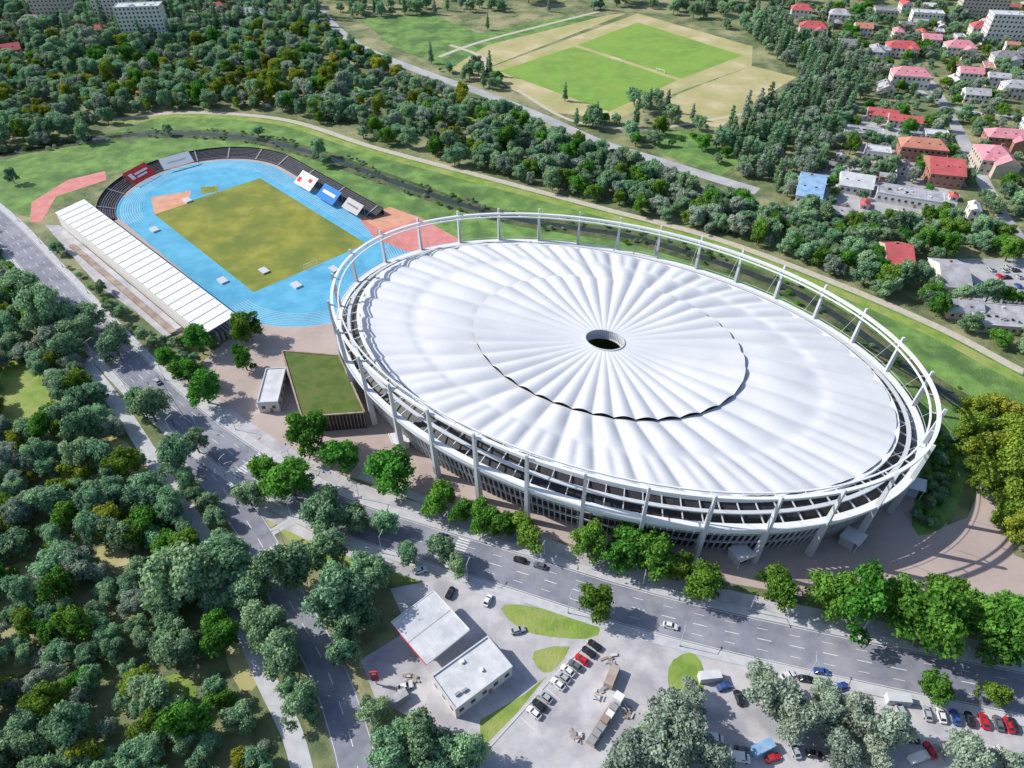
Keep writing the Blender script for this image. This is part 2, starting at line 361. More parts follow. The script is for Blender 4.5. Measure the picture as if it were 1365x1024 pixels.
def banner(prints,cols,w,h,px):
    p=np.array(P(*px,4.5));rel=p-Ct;l=float(rel@LU)
    d=WU if l<S else p-(Ct+LU*S)
    a=math.atan2(d[1],d[0])-math.pi/2
    b=B();T_=lambda x,y,o=0:(x*w/2,y*h*.45-o,y*h*.32+o)
    b.face('panel',cols[0],[T_(-1,-1),T_(1,-1),T_(1,1),T_(-1,1)])
    for (x0,x1,y0,y1) in prints:b.face('print',cols[1],[T_(x0,y0,.04),T_(x1,y0,.04),T_(x1,y1,.04),T_(x0,y1,.04)])
    for x in np.linspace(-w/2+.5,w/2-.5,4):b.beam('frame',M_grey,(x,h*.44,h*.3),(x,h*.44+.2,-4.4),.2)
    b.finish('advertising_banner',(p[0],p[1],4.5),a)
M_bred=mat('banner_red',(.65,.05,.06));M_bblue=mat('banner_blue',(.04,.2,.55));M_bwhite=mat('banner_white',(.75,.76,.78))
banner([(-.8,-.5,-.4,.5),(-.35,.75,0,.3),(-.35,.5,-.45,-.2)],(M_bred,M_bwhite),17,8,(186,231))
banner([(-.6,.6,-.1,.1)],(M_bwhite,M_lgrey),18,7,(235,214))
banner([(-.9,-.5,-.6,.1),(.2,.6,0,.5)],(M_bwhite,M_bred),16,8,(408,241))
banner([(-.7,.7,-.1,.3)],(M_bblue,M_bwhite),16,8,(438,259))
banner([(-.7,.7,-.1,.2)],(M_grey,M_dark),14,6,(470,275))
# grandstand
q=[np.array(P(x,y,9)) for x,y in((77,287),(107,262),(310,420),(276,446))]
c=sum(q)/4;ax=(q[3]-q[0]+q[2]-q[1])/2;Lg=np.linalg.norm(ax);ang=math.atan2(ax[1],ax[0]);Wg=abs(np.dot((q[1]-q[0]+q[2]-q[3])/2,np.array((-ax[1],ax[0]))/Lg))
b=B();n=int(Lg/6)
for i in range(n):
    x0=-Lg/2+i*Lg/n;x1=x0+Lg/n
    b.face('roof',M_white,[(x0,-Wg/2,8),(x1-.12,-Wg/2,8),(x1-.12,Wg/2,9.6),(x0,Wg/2,9.6)])
    b.beam('rafter',M_lgrey,(x1-.06,-Wg/2,8.0),(x1-.06,Wg/2,9.62),.14,.4)
    b.beam('column',M_lgrey,(x0+.1,-Wg/2+1,0),(x0+.1,-Wg/2+1,8),.3);b.beam('column',M_lgrey,(x0+.1,2,0),(x0+.1,2,8.4),.3)
    for j,xx in enumerate(np.linspace(x0+1,x1-1,4)):b.box('hoarding',M_grey if j%2 else M_dark,(xx,Wg/2+1.6,.7),(1.2,.2,1.2))
for k in range(9):
    b.box('seat_rows',M_seat if k%2 else M_grey,(0,Wg/2-1-k*1.1,.4+k*.28),(Lg-2,1.1,.8+k*.56))
b.box('rear_wall',M_wall,(0,-Wg/2+.4,3.2),(Lg-1,.4,6.4))
b.box('fascia',M_white,(0,Wg/2+.1,9.4),(Lg,.25,.6))
for k in range(3):b.box('rear_terrace',M_soil if k%2 else M_pave,(2,-Wg/2-2.2-k*2.6,.9-k*.28),(Lg*.7,2.5,1.8-k*.56))
b.finish('grandstand',(c[0],c[1],0.04),ang)

# ---------------- main stadium ----------------
C0=np.array((34.8,210.));AN=math.radians(153.5);U=np.array((math.cos(AN),math.sin(AN)));V_=np.array((-math.sin(AN),math.cos(AN)))
def E(t,a,b,z):
    p=C0+U*a*math.cos(t)+V_*b*math.sin(t);return (p[0],p[1],z)
NB=38;SUB=12;NT=NB*SUB
tt=np.linspace(0,2*math.pi,4001);dl=np.hypot(108*np.sin(tt),69*np.cos(tt));s=np.r_[0,np.cumsum((dl[1:]+dl[:-1])/2)];s/=s[-1]
def T(fr):return float(np.interp(fr%1.0,s,tt))
st=B()
def lerp(a,b,t):return a+(b-a)*t
def sstep(a,b,x):
    t=min(1,max(0,(x-a)/(b-a)));return t*t*(3-2*t)
def membrane(a0,b0,z0,a1,b1,z1,rows,hf,sag,name):
    V=[];Fc=[]
    for j in range(rows+1):
        f=j/rows
        for i in range(NT):
            t=T(i/NT);x=E(t,lerp(a0,a1,f),lerp(b0,b1,f),0)
            V.append((x[0],x[1],lerp(z0,z1,f)-sag*math.sin(math.pi*f)+hf(f,(i%SUB)/SUB)))
    for j in range(rows):
        for i in range(NT):
            k=(i+1)%NT;Fc.append((j*NT+i,(j+1)*NT+i,(j+1)*NT+k,j*NT+k))
    return mkmesh(name,V,Fc,[M_mem],None,True)
stad=obj('speedway_stadium',None)
def h_in(f,u):
    one=math.sin(math.pi*u)
    return (.04+1.15*f**1.3)*one+.1*math.sin(math.pi*f)
def h_out(f,u):
    one=math.sin(math.pi*u);two=abs(math.sin(2*math.pi*u))
    g=sstep(.46,.6,f)
    a=.2+1.25*math.sin(math.pi*min(1,f/.55))**.8 if f<.55 else .2
    o=.4+.5*math.sin(math.pi*min(1,(f-.52)/.48))**.8 if f>=.52 else .4
    return lerp(a*one+.15*one,.95*one+o*two*.8,g)
obj('inner_membrane',membrane(7.6,6.0,23.0,51.8,39.7,23.1,22,h_in,0.2,'inner_membrane'),stad)
obj('outer_membrane',membrane(51.5,39.4,22.3,102.6,63.4,20.3,40,h_out,-0.2,'outer_membrane'),stad)
def tube(part,m,a,b,z,w,h,n=256):
    for i in range(n):
        t0,t1=T(i/n),T((i+1)/n)
        def c(t,o,zz):return E(t,a+o,b+o,zz)
        o,i_=w/2,-w/2
        q0=[c(t0,i_,z-h/2),c(t0,o,z-h/2),c(t0,o,z+h/2),c(t0,i_,z+h/2)];q1=[c(t1,i_,z-h/2),c(t1,o,z-h/2),c(t1,o,z+h/2),c(t1,i_,z+h/2)]
        for k in range(4):
            l=(k+1)%4;st.face(part,m,[q0[k],q0[l],q1[l],q1[k]])
def wall(part,m,a0,b0,z0,a1,b1,z1,n=256):
    for i in range(n):
        t0,t1=T(i/n),T((i+1)/n);st.face(part,m,[E(t0,a0,b0,z0),E(t1,a0,b0,z0),E(t1,a1,b1,z1),E(t0,a1,b1,z1)])
wall('roof_gap_shade',M_dark,50.9,38.8,20,50.9,38.8,22.95)  # added dark strip, paints the shade inside the gap under the inner roof
wall('hub_wall',M_lgrey,7.4,5.8,19.5,7.4,5.8,23.2,64)
tube('hub_ring',M_lgrey,7.5,5.9,23.2,.5,.4,64);tube('hub_ring',M_lgrey,7.2,5.6,19.6,.5,.5,64)
for i in range(48):
    t=T(i/48);st.beam('hub_struts',M_white,E(t,7.5,5.9,23.3),E(t,7.2,5.6,19.6),.15)
tube('eave_ring',M_white,103.2,64,20.1,1.2,1.3)
tube('upper_ring',M_white,112,72.7,31,1.1,.9)
tube('upper_ring_inner',M_white,109.6,70.3,30.7,.5,.45)
tube('lower_ring',M_white,111.6,72.3,17.0,2.4,1.1)
tube('lower_ring_rail',M_lgrey,113.1,73.8,18.3,.12,.12)
tube('mid_band',M_lgrey,107.2,68.1,19.0,1.3,.5)
tube('mid_band_low',M_white,111.2,71.9,14.3,.6,.9)
wall('facade_wall',M_dark,106.4,67.2,0,109.6,70.2,15)
wall('facade_soffit',M_dark,109.6,70.2,15,103.4,64.2,19.4)
tube('facade_band',M_lgrey,109.2,69.9,10.4,.4,.35);tube('facade_band',M_lgrey,108.2,68.9,5.4,.6,.5)
for i in range(288):
    t=T((i+.5)/288);st.beam('facade_fins',M_lgrey,E(t,107.3,68.1,.0),E(t,110.6,71.3,14.6),.16,.6)
NPOLE=32
for i in range(NPOLE):
    t=T((i+.15)/NPOLE);a=np.array(E(t,111.6,72.3,0));b_=np.array(E(t,113.1,73.8,33.2))
    rad=Vector((E(t,112,72.7,0)[0]-E(t,100,60.7,0)[0],E(t,112,72.7,0)[1]-E(t,100,60.7,0)[1],0)).normalized();tan=Vector((-rad.y,rad.x,0))
    q=[]
    for p,w,d in((a,1.5,2.2),(b_,.75,.9)):
        p=Vector(p)
        for u,v in((-1,-1),(1,-1),(1,1),(-1,1)):q.append(tuple(p+tan*u*w/2+rad*v*d/2))
    for f in((0,3,2,1),(4,5,6,7),(0,1,5,4),(1,2,6,5),(2,3,7,6),(3,0,4,7)):st.face('pylons',M_lgrey,[q[k] for k in f])
    st.beam('ring_ties',M_lgrey,E(t,112,72.7,30.8),E(t,109.6,70.3,30.7),.3)
    t2=T((i+.65)/NPOLE);st.beam('ring_ties',M_lgrey,E(t2,112,72.7,30.8),E(t2,109.6,70.3,30.7),.25)
    st.beam('stay_cables',M_lgrey,E(t,109.6,70.3,30.5),E(t,103.2,64,20.6),.08)
for i in range(96):
    t=T((i+.45)/96);st.beam('radial_beams',M_lgrey,E(t,110.5,71.2,17.1),E(t,103.2,64,19.8),.28,.5)
wall('seating_bowl',M_seat,62,32,1,100,61,15,128)
e2=[E(T(i/96),75,42,.06)[:2] for i in range(96)]
for k,(v,f,mi,ms) in st.parts.items():obj(k,mkmesh('stadium_'+k,v,f,ms,mi,False),stad)
patchw('speedway_infield',e2,.07,M_pitch,stad)
for x,y in((985,745),(1132,724),(1214,655),(534,594),(478,470)):
    p=np.array(P(x,y));d=p-C0;a=math.atan2(d[1],d[0])-math.pi/2
    b=B();b.face('roof',M_white,[(-3,-3,3.6),(3,-3,3.6),(3,3,4.6),(-3,3,4.6)]);b.box('fascia',M_white,(0,3.15,4.5),(6,.25,.5));b.box('walls',M_lgrey,(0,-.5,1.6),(5,4.4,3.2));b.box('doors',M_glass,(0,1.75,1.2),(3.6,.08,2.2))
    for xx in(-2.8,2.8):b.beam('post',M_white,(xx,2.8,0),(xx,2.8,4.5),.2)
    b.finish('entrance_kiosk',(p[0],p[1],.03),a)
# green roof hall
gq=PP([(376,468),(452,474),(486,550),(402,556)],8)
b=B();b.face('grass_roof',M_hallroof,[(*p,8) for p in gq][::-1])
for i in range(4):
    p,r=np.array(gq[i]),np.array(gq[(i+1)%4]);b.face('walls',M_dark,[(*p,0),(*r,0),(*r,7.98),(*p,7.98)])
    b.beam('parapet',M_soil,(*p,8.1),(*r,8.1),.6,.5)
    n=int(np.linalg.norm(r-p)/1.2);cen=np.mean(gq,axis=0)
    for k in range(n):
        s_=p+(r-p)*(k+.5)/n;o=(s_-cen)/np.linalg.norm(s_-cen)*.25;b.beam('fins',M_soil,(*(s_+o),0),(*(s_+o),7.9),.18,.3)
b.finish('green_roof_pavilion')
def rectify(px,h):
    q=[np.array(P(x,y,h)) for x,y in px];c=sum(q)/4;a=(q[1]-q[0]+q[2]-q[3])/2;d=(q[3]-q[0]+q[2]-q[1])/2
    an=math.atan2(a[1],a[0]);w=np.linalg.norm(a);n=np.array((-math.sin(an),math.cos(an)));return c,an,w,abs(np.dot(d,n))
# ---------------- generic buildings ----------------
def building(name,c,an,w,d,h,wallm,roofm,kind='flat',storeys=2,units=True,wing=False):
    b=B();b.box('walls',wallm,(0,0,h/2),(w,d,h))
    def pitched(w,d,h,ox=0,oy=0,swap=False,kind=kind):
        r=min(d*.32,5);o=.6
        tr=(lambda x,y,z:(ox-y,oy+x,z)) if swap else (lambda x,y,z:(ox+x,oy+y,z))
        A=tr(-w/2-o,-d/2-o,h);Bq=tr(w/2+o,-d/2-o,h);Cq=tr(w/2+o,d/2+o,h);D=tr(-w/2-o,d/2+o,h)
        ins=0 if kind=='gable' else min(d/2,w/2)*.9
        R0=tr(-w/2-o+ins,0,h+r);R1=tr(w/2+o-ins,0,h+r)
        b.face('roof',roofm,[A,Bq,R1,R0]);b.face('roof',roofm,[Cq,D,R0,R1])
        gm=wallm if kind=='gable' else roofm
        b.face('roof',gm,[D,A,R0]);b.face('roof',gm,[Bq,Cq,R1]);b.face('eaves',M_lgrey,[A,D,Cq,Bq]);return r
    if kind=='flat':
        b.box('roof',roofm,(0,0,h+.06),(w-.5,d-.5,.1))
        for x,y,ww,dd in((0,d/2-.1,w+.2,.4),(0,-d/2+.1,w+.2,.4),(w/2-.1,0,.4,d-.6),(-w/2+.1,0,.4,d-.6)):b.box('parapet',M_lgrey,(x,y,h+.25),(ww,dd,.52))
        if units:
            for k in range(max(2,int(w*d/50))):
                x,y=random.uniform(-w*.38,w*.38),random.uniform(-d*.35,d*.35);b.box('roof_units',random.choice((M_lgrey,M_grey,M_dark,M_white)),(x,y,h+.45),(random.uniform(.6,1.8),random.uniform(.6,1.4),.7))
        if w*d>260:
            for k in range(1,int(w/5)):b.box('roof_seams',M_grey,(-w/2+k*5,0,h+.13),(.12,d-.8,.05))
    else:
        r=pitched(w,d,h)
        if wing:
            b.box('wing_walls',wallm,(w*.22,-d*.5-2.2,h*.46),(d*.6,5.,h*.92));pitched(7,d*.6,h*.92,w*.22,-d*.5-1.6,True,'gable')
        for k in range(2):b.box('chimney',M_brick,(random.uniform(-w*.25,w*.25),d*.12,h+r*.8),(.8,.8,2))
        if w>12:
            for k in range(int(w/6)):b.box('skylight',M_glass,(-w/2+3+k*6,-d/4,h+r*.5+.05),(1.1,1.1,.35))
    for s_ in range(storeys):
        z=h*(s_+.55)/storeys
        for sg in(-1,1):
            for k in range(max(1,int(w/3.2))):
                x=-w/2+(k+.5)*w/max(1,int(w/3.2));b.box('windows',M_glass,(x,sg*(d/2+.02),z),(1.4,.08,1.4));b.box('sills',M_lgrey,(x,sg*(d/2+.08),z-.8),(1.6,.2,.12))
            for k in range(max(1,int(d/3.5))):
                y=-d/2+(k+.5)*d/max(1,int(d/3.5));b.box('windows',M_glass,(sg*(w/2+.02),y,z),(.08,1.3,1.4))
    b.box('door',M_brick,(w*.1,-d/2-.06,1.05),(1.2,.1,2.1))
    co,si=math.cos(an),math.sin(an)
    KEEPPOLY.append([(c[0]+(x*co-y*si),c[1]+(x*si+y*co)) for x,y in((-w/2-2,-d/2-3),(w/2+2,-d/2-3),(w/2+2,d/2+2),(-w/2-2,d/2+2))])
    return b.finish(name,(c[0],c[1],0.01),an)
def bp(name,x,y,w,d,h,deg,*a,**k):building(name,P(x,y,h*.6),math.radians(deg),w,d,h,*a,**k)
c,an,w,d=rectify([(346,492),(372,492),(380,535),(352,538)],5);building('service_pavilion',c,an,w,d,5,M_wall,M_rooflt,'flat',1,units=False)
HS=[('town_house',1083,40,22,13,8,-13,M_wall,M_roofred,'hip'),('town_house',1128,62,14,10,7,-13,M_wall,M_roofdk,'gable'),
('town_house',1168,70,16,10,7,75,M_wall,M_roofgrey,'hip'),('town_house',1202,66,24,13,7,-13,M_wall,M_roofred,'hip'),
('town_house',1278,66,22,13,8,-10,M_wall,M_roofpink,'hip'),('town_house',1308,40,18,12,8,-10,M_wall,M_roofred,'hip'),
('town_house',1212,104,26,14,9,-12,M_wall,M_roofpink,'hip'),('town_house',1180,120,14,10,6,78,M_wallb,M_roofgrey,'gable'),
('town_house',1175,155,18,10,5,-20,M_wallb,M_roofred,'gable'),('town_house',1205,163,20,9,5,-20,M_wall,M_roofred,'gable'),
('workshop',1150,178,24,12,5,-18,M_wallb,M_roofgrey,'flat'),('workshop',1170,203,14,10,5,-18,M_wall,M_rooflt,'flat'),
('brick_house',1228,200,26,13,9,-14,M_brick,M_rooforg,'hip'),('brick_house',1256,228,18,24,8,-14,M_brick,M_roofred,'gable'),
('town_house',1322,212,18,22,9,-12,M_wallb,M_roofpink,'hip'),('town_house',1340,186,24,12,8,-12,M_brick,M_roofpink,'hip'),
('town_house',1292,100,16,10,7,-12,M_wall,M_roofpink,'gable'),('town_house',1300,128,16,10,6,-12,M_wall,M_roofgrey,'gable'),
('warehouse',1080,252,13,30,6,-22,M_wall,M_roofblue,'gable'),('workshop',1140,246,17,15,5,-20,M_wall,M_rooflt,'gable'),
('warehouse',1212,262,34,13,5.5,-22,M_wall,M_roofgrey,'flat'),('workshop',1115,284,14,8,4,-20,M_wallb,M_roofgrey,'gable'),
('town_house',1192,343,12,22,5,-8,M_wallb,M_roofred,'gable'),('warehouse',1264,368,12,24,4.5,-8,M_wall,M_roofgrey,'gable'),
('warehouse',1342,425,30,17,4,-8,M_wallb,M_roofgrey,'flat'),('workshop',1282,412,14,10,4,-8,M_wallb,M_roofgrey,'gable'),('workshop',1248,180,14,9,4,-14,M_wall,M_rooflt,'flat'),
('town_house',1118,22,18,12,7,-13,M_wall,M_roofgrey,'hip'),('town_house',1180,18,20,12,9,-13,M_wallb,M_roofdk,'flat'),('town_house',1235,22,26,12,10,-13,M_wall,M_rooflt,'flat'),
('town_house',1068,16,18,12,8,-13,M_wall,M_roofred,'hip'),('town_house',1150,40,14,10,7,-13,M_wall,M_rooforg,'gable'),('town_house',1240,55,14,10,7,-13,M_wall,M_roofpink,'gable'),
('town_house',1340,80,20,12,8,-12,M_wall,M_roofdk,'hip'),('town_house',1355,120,20,12,8,-12,M_wall,M_roofgrey,'hip'),
('town_house',120,44,26,12,6,10,M_wall,M_roofred,'gable'),('town_house',88,20,26,12,7,10,M_wall,M_roofgrey,'flat'),('town_house',45,30,20,12,7,0,M_wall,M_roofdk,'hip'),('town_house',335,22,24,14,8,10,M_wall,M_roofgrey,'hip'),('town_house',288,14,20,12,8,10,M_wallb,M_roofred,'hip'),('town_house',10,70,20,12,7,30,M_wallb,M_roofred,'gable')]
for h in HS:
    st_=1 if h[0] in('warehouse','workshop') else 2
    bp(*h[:8],h[8],h[9],st_,wing=(h[9]=='hip' and random.random()<.7))
bp('apartment_block',190,26,36,14,28,8,M_wall,M_rooflt,'flat',9);bp('apartment_block',150,8,30,14,24,8,M_wall,M_rooflt,'flat',8);bp('apartment_block',70,6,34,14,22,8,M_wallb,M_rooflt,'flat',7)
bp('apartment_block',1350,35,40,14,24,-10,M_wall,M_rooflt,'flat',7);bp('apartment_block',1310,8,40,14,18,-10,M_wallb,M_rooflt,'flat',6)
def blocked(x,y):
    for L,w in KEEPLINES:
        if np.min((L[:,0]-x)**2+(L[:,1]-y)**2)<w*w:return True
    return any(inpoly(x,y,p) for p in KEEPPOLY)
def infill(pxpoly,n,nm,sz,roofs,ang):
    poly=PP(pxpoly);xs=[p[0] for p in poly];ys=[p[1] for p in poly];c=0;k=0
    while c<n and k<n*40:
        k+=1;x,y=random.uniform(min(xs),max(xs)),random.uniform(min(ys),max(ys))
        if not inpoly(x,y,poly) or any(blocked(x+a,y+b_) for a,b_ in((0,0),(9,0),(-9,0),(0,9),(0,-9))):continue
        s_=random.uniform(*sz);building(nm,(x,y),math.radians(ang+random.choice((0,90))+random.uniform(-6,6)),s_,s_*random.uniform(.5,.75),random.uniform(.3,.5)*s_ if s_<9 else random.uniform(4.5,7.5),random.choice((M_wall,M_wallb,M_wall,M_brick)),random.choice(roofs),random.choice(('gable','hip','flat','gable')),1 if s_<9 else 2,wing=False);c+=1
infill([(1090,15),(1400,15),(1400,230),(1250,150),(1160,90)],32,'town_house',(9,16),(M_roofred,M_roofgrey,M_roofdk,M_rooforg,M_roofpink,M_rooflt),-13)
infill([(1100,215),(1270,165),(1400,250),(1400,340),(1250,300),(1120,300)],16,'garden_shed',(5,10),(M_roofgrey,M_rooflt,M_roofdk,M_roofred),-18)
infill([(0,60),(420,45),(640,140),(600,190),(380,140),(200,140),(0,180)],22,'allotment_hut',(4,7),(M_roofgrey,M_rooflt,M_rooforg,M_roofdk),20)
patch('yard_paving',[(1060,230),(1110,225),(1160,210),(1210,230),(1280,260),(1270,290),(1180,300),(1060,290)],.015,M_asph2)
patch('car_park',[(1250,345),(1400,345),(1400,430),(1290,425),(1250,395)],.02,M_asph2)
patch('yard_paving',[(1120,160),(1200,145),(1260,190),(1290,250),(1200,230),(1130,200)],.011,M_asph2)
keep([(1280,350),(1400,350),(1400,395),(1300,395)])
# ---------------- petrol station ----------------
c,an,w,d=rectify([(519,828),(580,791),(623,837),(571,888)],6.5)
b=B()
for k in(-1,1):
    b.box('roof_panel',M_rooflt,(0,k*d/4,6.4),(w,d/2-.25,.5))
    for j in range(1,8):b.box('roof_seam',M_lgrey,(-w/2+j*w/8,k*d/4,6.68),(.1,d/2-.4,.06))
b.box('gutter',M_grey,(0,0,6.4),(w-.1,.24,.4));b.box('fascia',M_bred,(-w/2-.1,0,6.3),(.2,d,.35))
for sg in(-1,1):b.box('fascia_side',M_white,(0,sg*(d/2+.1),6.35),(w,.2,.8))
b.box('fascia_end',M_bwhite,(w/2+.1,0,6.35),(.2,d,.8))
for x in(-w*.3,w*.3):
    for y in(-d*.25,d*.25):
        b.beam('column',M_white,(x,y,0),(x,y,6.2),.5);b.box('pump',M_bred,(x+1.6,y,1),(1.1,.6,1.9));b.box('pump_screen',M_glass,(x+1.6,y-.32,1.4),(.7,.05,.5));b.box('island',M_kerb,(x+.8,y,.1),(4.5,1.3,.18))
b.finish('petrol_station_canopy',(c[0],c[1],.03),an)
c,an,w,d=rectify([(572,905),(648,850),(685,888),(610,944)],5)
building('petrol_station_shop',c,an,w,d,5,M_wall,M_rooflt,'flat',1,units=True)
b=B();b.box('post',M_lgrey,(0,0,3),(.3,.3,6));b.box('panel',M_bred,(0,0,4.6),(2,.35,5));b.box('price_board',M_dark,(0,-.2,3.6),(1.6,.06,2));b.box('plain_mark',M_bwhite,(0,-.2,6.2),(1,.06,.8));b.finish('price_sign',(*P(502,912),.03),.1)
# ---------------- vehicles ----------------
CARC={'white':(.75,.75,.76),'silver':(.4,.42,.45),'black':(.02,.02,.025),'red':(.55,.02,.03),'blue':(.04,.1,.35),'grey':(.13,.14,.16)}
M_tyre=mat('tyre',(.02,.02,.02));M_lamp=mat('headlamp',(.8,.8,.75),rough=.2);M_tail=mat('tail_lamp',(.5,.02,.02),rough=.3)
CARS={}
for nm,cc in CARC.items():
    pm=mat('car_paint_'+nm,cc,rough=.25,spec=.6)
    b=B()
    sec=[(-2.15,.72,.45,.78),(-2.0,.84,.3,.95),(-1.2,.89,.25,1.0),(0,.9,.25,.98),(1.1,.89,.25,.95),(1.9,.84,.3,.82),(2.2,.68,.42,.66)]
    rg=[[(x,-hw,zl),(x,-hw*1.0,(zl+zh)/2),(x,-hw*.93,zh),(x,hw*.93,zh),(x,hw,(zl+zh)/2),(x,hw,zl)] for x,hw,zl,zh in sec]
    for i in range(len(rg)-1):
        for k in range(6):
            l=(k+1)%6;b.face('body',pm,[rg[i][k],rg[i+1][k],rg[i+1][l],rg[i][l]])
    b.face('body',pm,rg[0]);b.face('body',pm,rg[-1][::-1])
    bt=[(-1.75,-.8,.98),(1.0,-.8,.96),(1.0,.8,.96),(-1.75,.8,.98)];tp=[(-1.2,-.62,1.45),(.3,-.62,1.47),(.3,.62,1.47),(-1.2,.62,1.45)]
    for k in range(4):
        l=(k+1)%4;b.face('windows',M_glass,[bt[k],bt[l],tp[l],tp[k]]);b.beam('pillar',pm,bt[k],tp[k],.09)
    b.box('roof',pm,(-.45,0,1.48),(1.56,1.28,.07))
    for x in(-1.35,1.35):
        for y in(-.8,.8):b.cyl('wheel',M_tyre,(x,y,.32),.32,.22,12,axis='y')
    for y in(-.6,.6):b.box('headlamp',M_lamp,(2.1,y,.66),(.16,.3,.14));b.box('tail_lamp',M_tail,(-2.14,y,.75),(.1,.3,.15))
    CARS[nm]=b.single('car_'+nm)
def vanmesh(pm):
    b=B();pr=[(-2.9,.35),(-2.9,2.25),(1.2,2.3),(1.9,1.35),(2.7,1.1),(2.8,.4)]
    for i in range(6):
        x0,z0=pr[i];x1,z1=pr[(i+1)%6];b.face('body',M_glass if i==2 else pm,[(x0,-.98,z0),(x1,-.98,z1),(x1,.98,z1),(x0,.98,z0)])
    b.face('body',pm,[(x,-.98,z) for x,z in pr]);b.face('body',pm,[(x,.98,z) for x,z in pr][::-1])
    for y in(-1,1):b.box('side_window',M_glass,(.9,y*.985,1.7),(.9,.04,.6))
    for x in(-1.9,1.8):
        for y in(-.85,.85):b.cyl('wheel',M_tyre,(x,y,.36),.36,.26,12,axis='y')
    return b.single('van')
VAN=vanmesh(MATS['car_paint_white'])
def car(x,y,an,col=None,z=.07):
    w_=P(x,y,.7)
    if col=='van':obj('parked_van',VAN,None,(*w_,z),an)
    else:obj('parked_car',CARS[col or random.choice(list(CARS))],None,(*w_,z),an)
a=np.array(P(787,866));bq=np.array(P(710,957));pa=math.atan2(*(a-bq)[::-1])
for x,y,cl in((793,860,'black'),(785,869,'black'),(776,879,'red'),(767,887,'grey'),(757,894,'white'),(751,903,'silver'),(744,912,'white'),(727,929,'silver'),(719,940,'black'),(712,950,'white')):
    car(x,y,pa+math.pi/2,cl,.03)
for i,cl in enumerate(('silver','white','blue','black','red','grey','black')):car(1236+i*19,951+i*2.6,math.radians(80),cl,.03)
car(1345,966,math.radians(82),'red',.03)
for x,y,cl in((950,985,'van'),(965,915,None),(985,930,'black'),(1000,925,None),(1050,900,'white'),(1075,905,'black'),(1120,915,None),(1200,945,'silver'),(985,1010,'van'),(1215,985,None),(1280,985,None),(1095,895,None),(1240,1000,'red'),(1325,1000,'white'),(1225,1010,'van'),(1085,1005,'black'),(1060,1000,'silver'),(1030,1010,'red'),(990,1000,'grey')):car(x,y,random.choice((.3,1.7,-.15)),cl,.03)
for x,y in((540,915),(560,760),(650,800),(600,790),(690,840)):car(x,y,random.choice((.3,1.2)),random.choice(('white','silver','black')),.05)
def oncurve(L,px,off,col=None,flip=0,nm='moving_car'):
    w=np.array(P(*px));i=int(np.argmin(np.linalg.norm(L-w,axis=1)));n=normals(L)[i];p=L[i]+n*off;d=(n[1],-n[0])
    obj(nm,CARS[col or random.choice(list(CARS))],None,(p[0],p[1],.065),math.atan2(d[1],d[0])+flip*math.pi)
oncurve(Lmain,(685,755),3.8,'black',1);oncurve(Lmain,(712,760),3.9,'grey',1);oncurve(Lmain,(900,820),-3,'white');oncurve(Lmain,(200,515),3,'silver',1);oncurve(Lb,(300,660),2.5,'white',1);oncurve(Lmain,(590,730),4,'black',1)
for k in range(14):car(random.uniform(1300,1362),random.uniform(355,392),random.choice((0.1,1.6)),None,.02)
for x,y in((1090,295),(1170,285),(1165,225),(1190,235),(1275,215),(1290,235),(1265,160),(1100,225)):car(x,y,random.uniform(0,3),None,.02)
b=B();b.box('trailer_bed',M_soil,(-2,0,1.25),(12.5,2.5,.3))
for k in range(6):b.box('load',random.choice((M_soil,M_lgrey,M_grey,M_white)),(-7+k*2.1,random.uniform(-.3,.3),1.75+random.uniform(0,.2)),(1.7,1.9,.7))
b.box('cab',M_white,(6.2,0,2),(2.2,2.45,2.5));b.box('windscreen',M_glass,(7.32,0,2.5),(.06,2.1,.9));b.box('chassis',M_dark,(2.5,0,.8),(9,1,.3));b.box('bonnet',M_white,(7.4,0,1.0),(.3,2.4,.8))
for x in(-7,-5.8,-4.6,3.9,6.4):
    for y in(-1.1,1.1):b.cyl('wheel',M_tyre,(x,y,.5),.5,.3,12,axis='y')
p0=np.array(P(786,995));p1=np.array(P(828,928));dd=p1-p0
b.finish('flatbed_lorry',(*((p0+p1)/2),.03),math.atan2(dd[1],dd[0]))
def container(x,y,an,m):
    b=B();b.box('shell',m,(0,0,1.3),(6,2.4,2.5))
    for k in range(12):
        for sg in(-1,1):b.box('rib',m,(-2.75+k*.5,sg*1.23,1.3),(.18,.06,2.3))
    b.box('doors',M_grey,(3.03,0,1.3),(.05,2.2,2.3));b.finish('storage_container',(*P(x,y),.03),an)
container(1015,1000,.4,M_roofblue);container(1195,935,-.1,M_lgrey);container(815,905,1.1,M_soil);container(945,905,.1,M_rooflt);container(530,935,.6,M_roofgrey)
for x,y in((800,925),(812,880),(835,950),(770,980),(535,925),(548,905),(1110,1010),(1250,1005)):
    b=B()
    for k in range(9):b.box('board',random.choice((M_soil,M_lgrey,M_soil,M_grey)),(random.uniform(-1.5,1.5),random.uniform(-1.5,1.5),.15+k*.06),(random.uniform(1,2.6),random.uniform(.2,1),.15),random.uniform(0,3))
    b.finish('material_pile',(*P(x,y),.03))
e=obj('parking_bay_lines',None)
dv=(a-bq)/np.linalg.norm(a-bq);nv=np.array((-dv[1],dv[0]));V=[];Fc=[]
for k in range(12):
    o=bq-dv*2+dv*k*2.6;kk=len(V)
    for s1,s2 in((-2.5,-.07),(2.5,-.07),(2.5,.07),(-2.5,.07)):
        q_=o+nv*s1+dv*s2;V.append((*q_,.045))
    Fc.append((kk,kk+1,kk+2,kk+3))
obj('bay_line',mkmesh('bay_line',V,Fc,[M_paint]),e)
L=smoothline(PP([(640,1010),(690,955),(740,900),(782,858)]));ribbon('car_park_kerb',L,-.2,.2,.16,M_kerb,thick=.16)
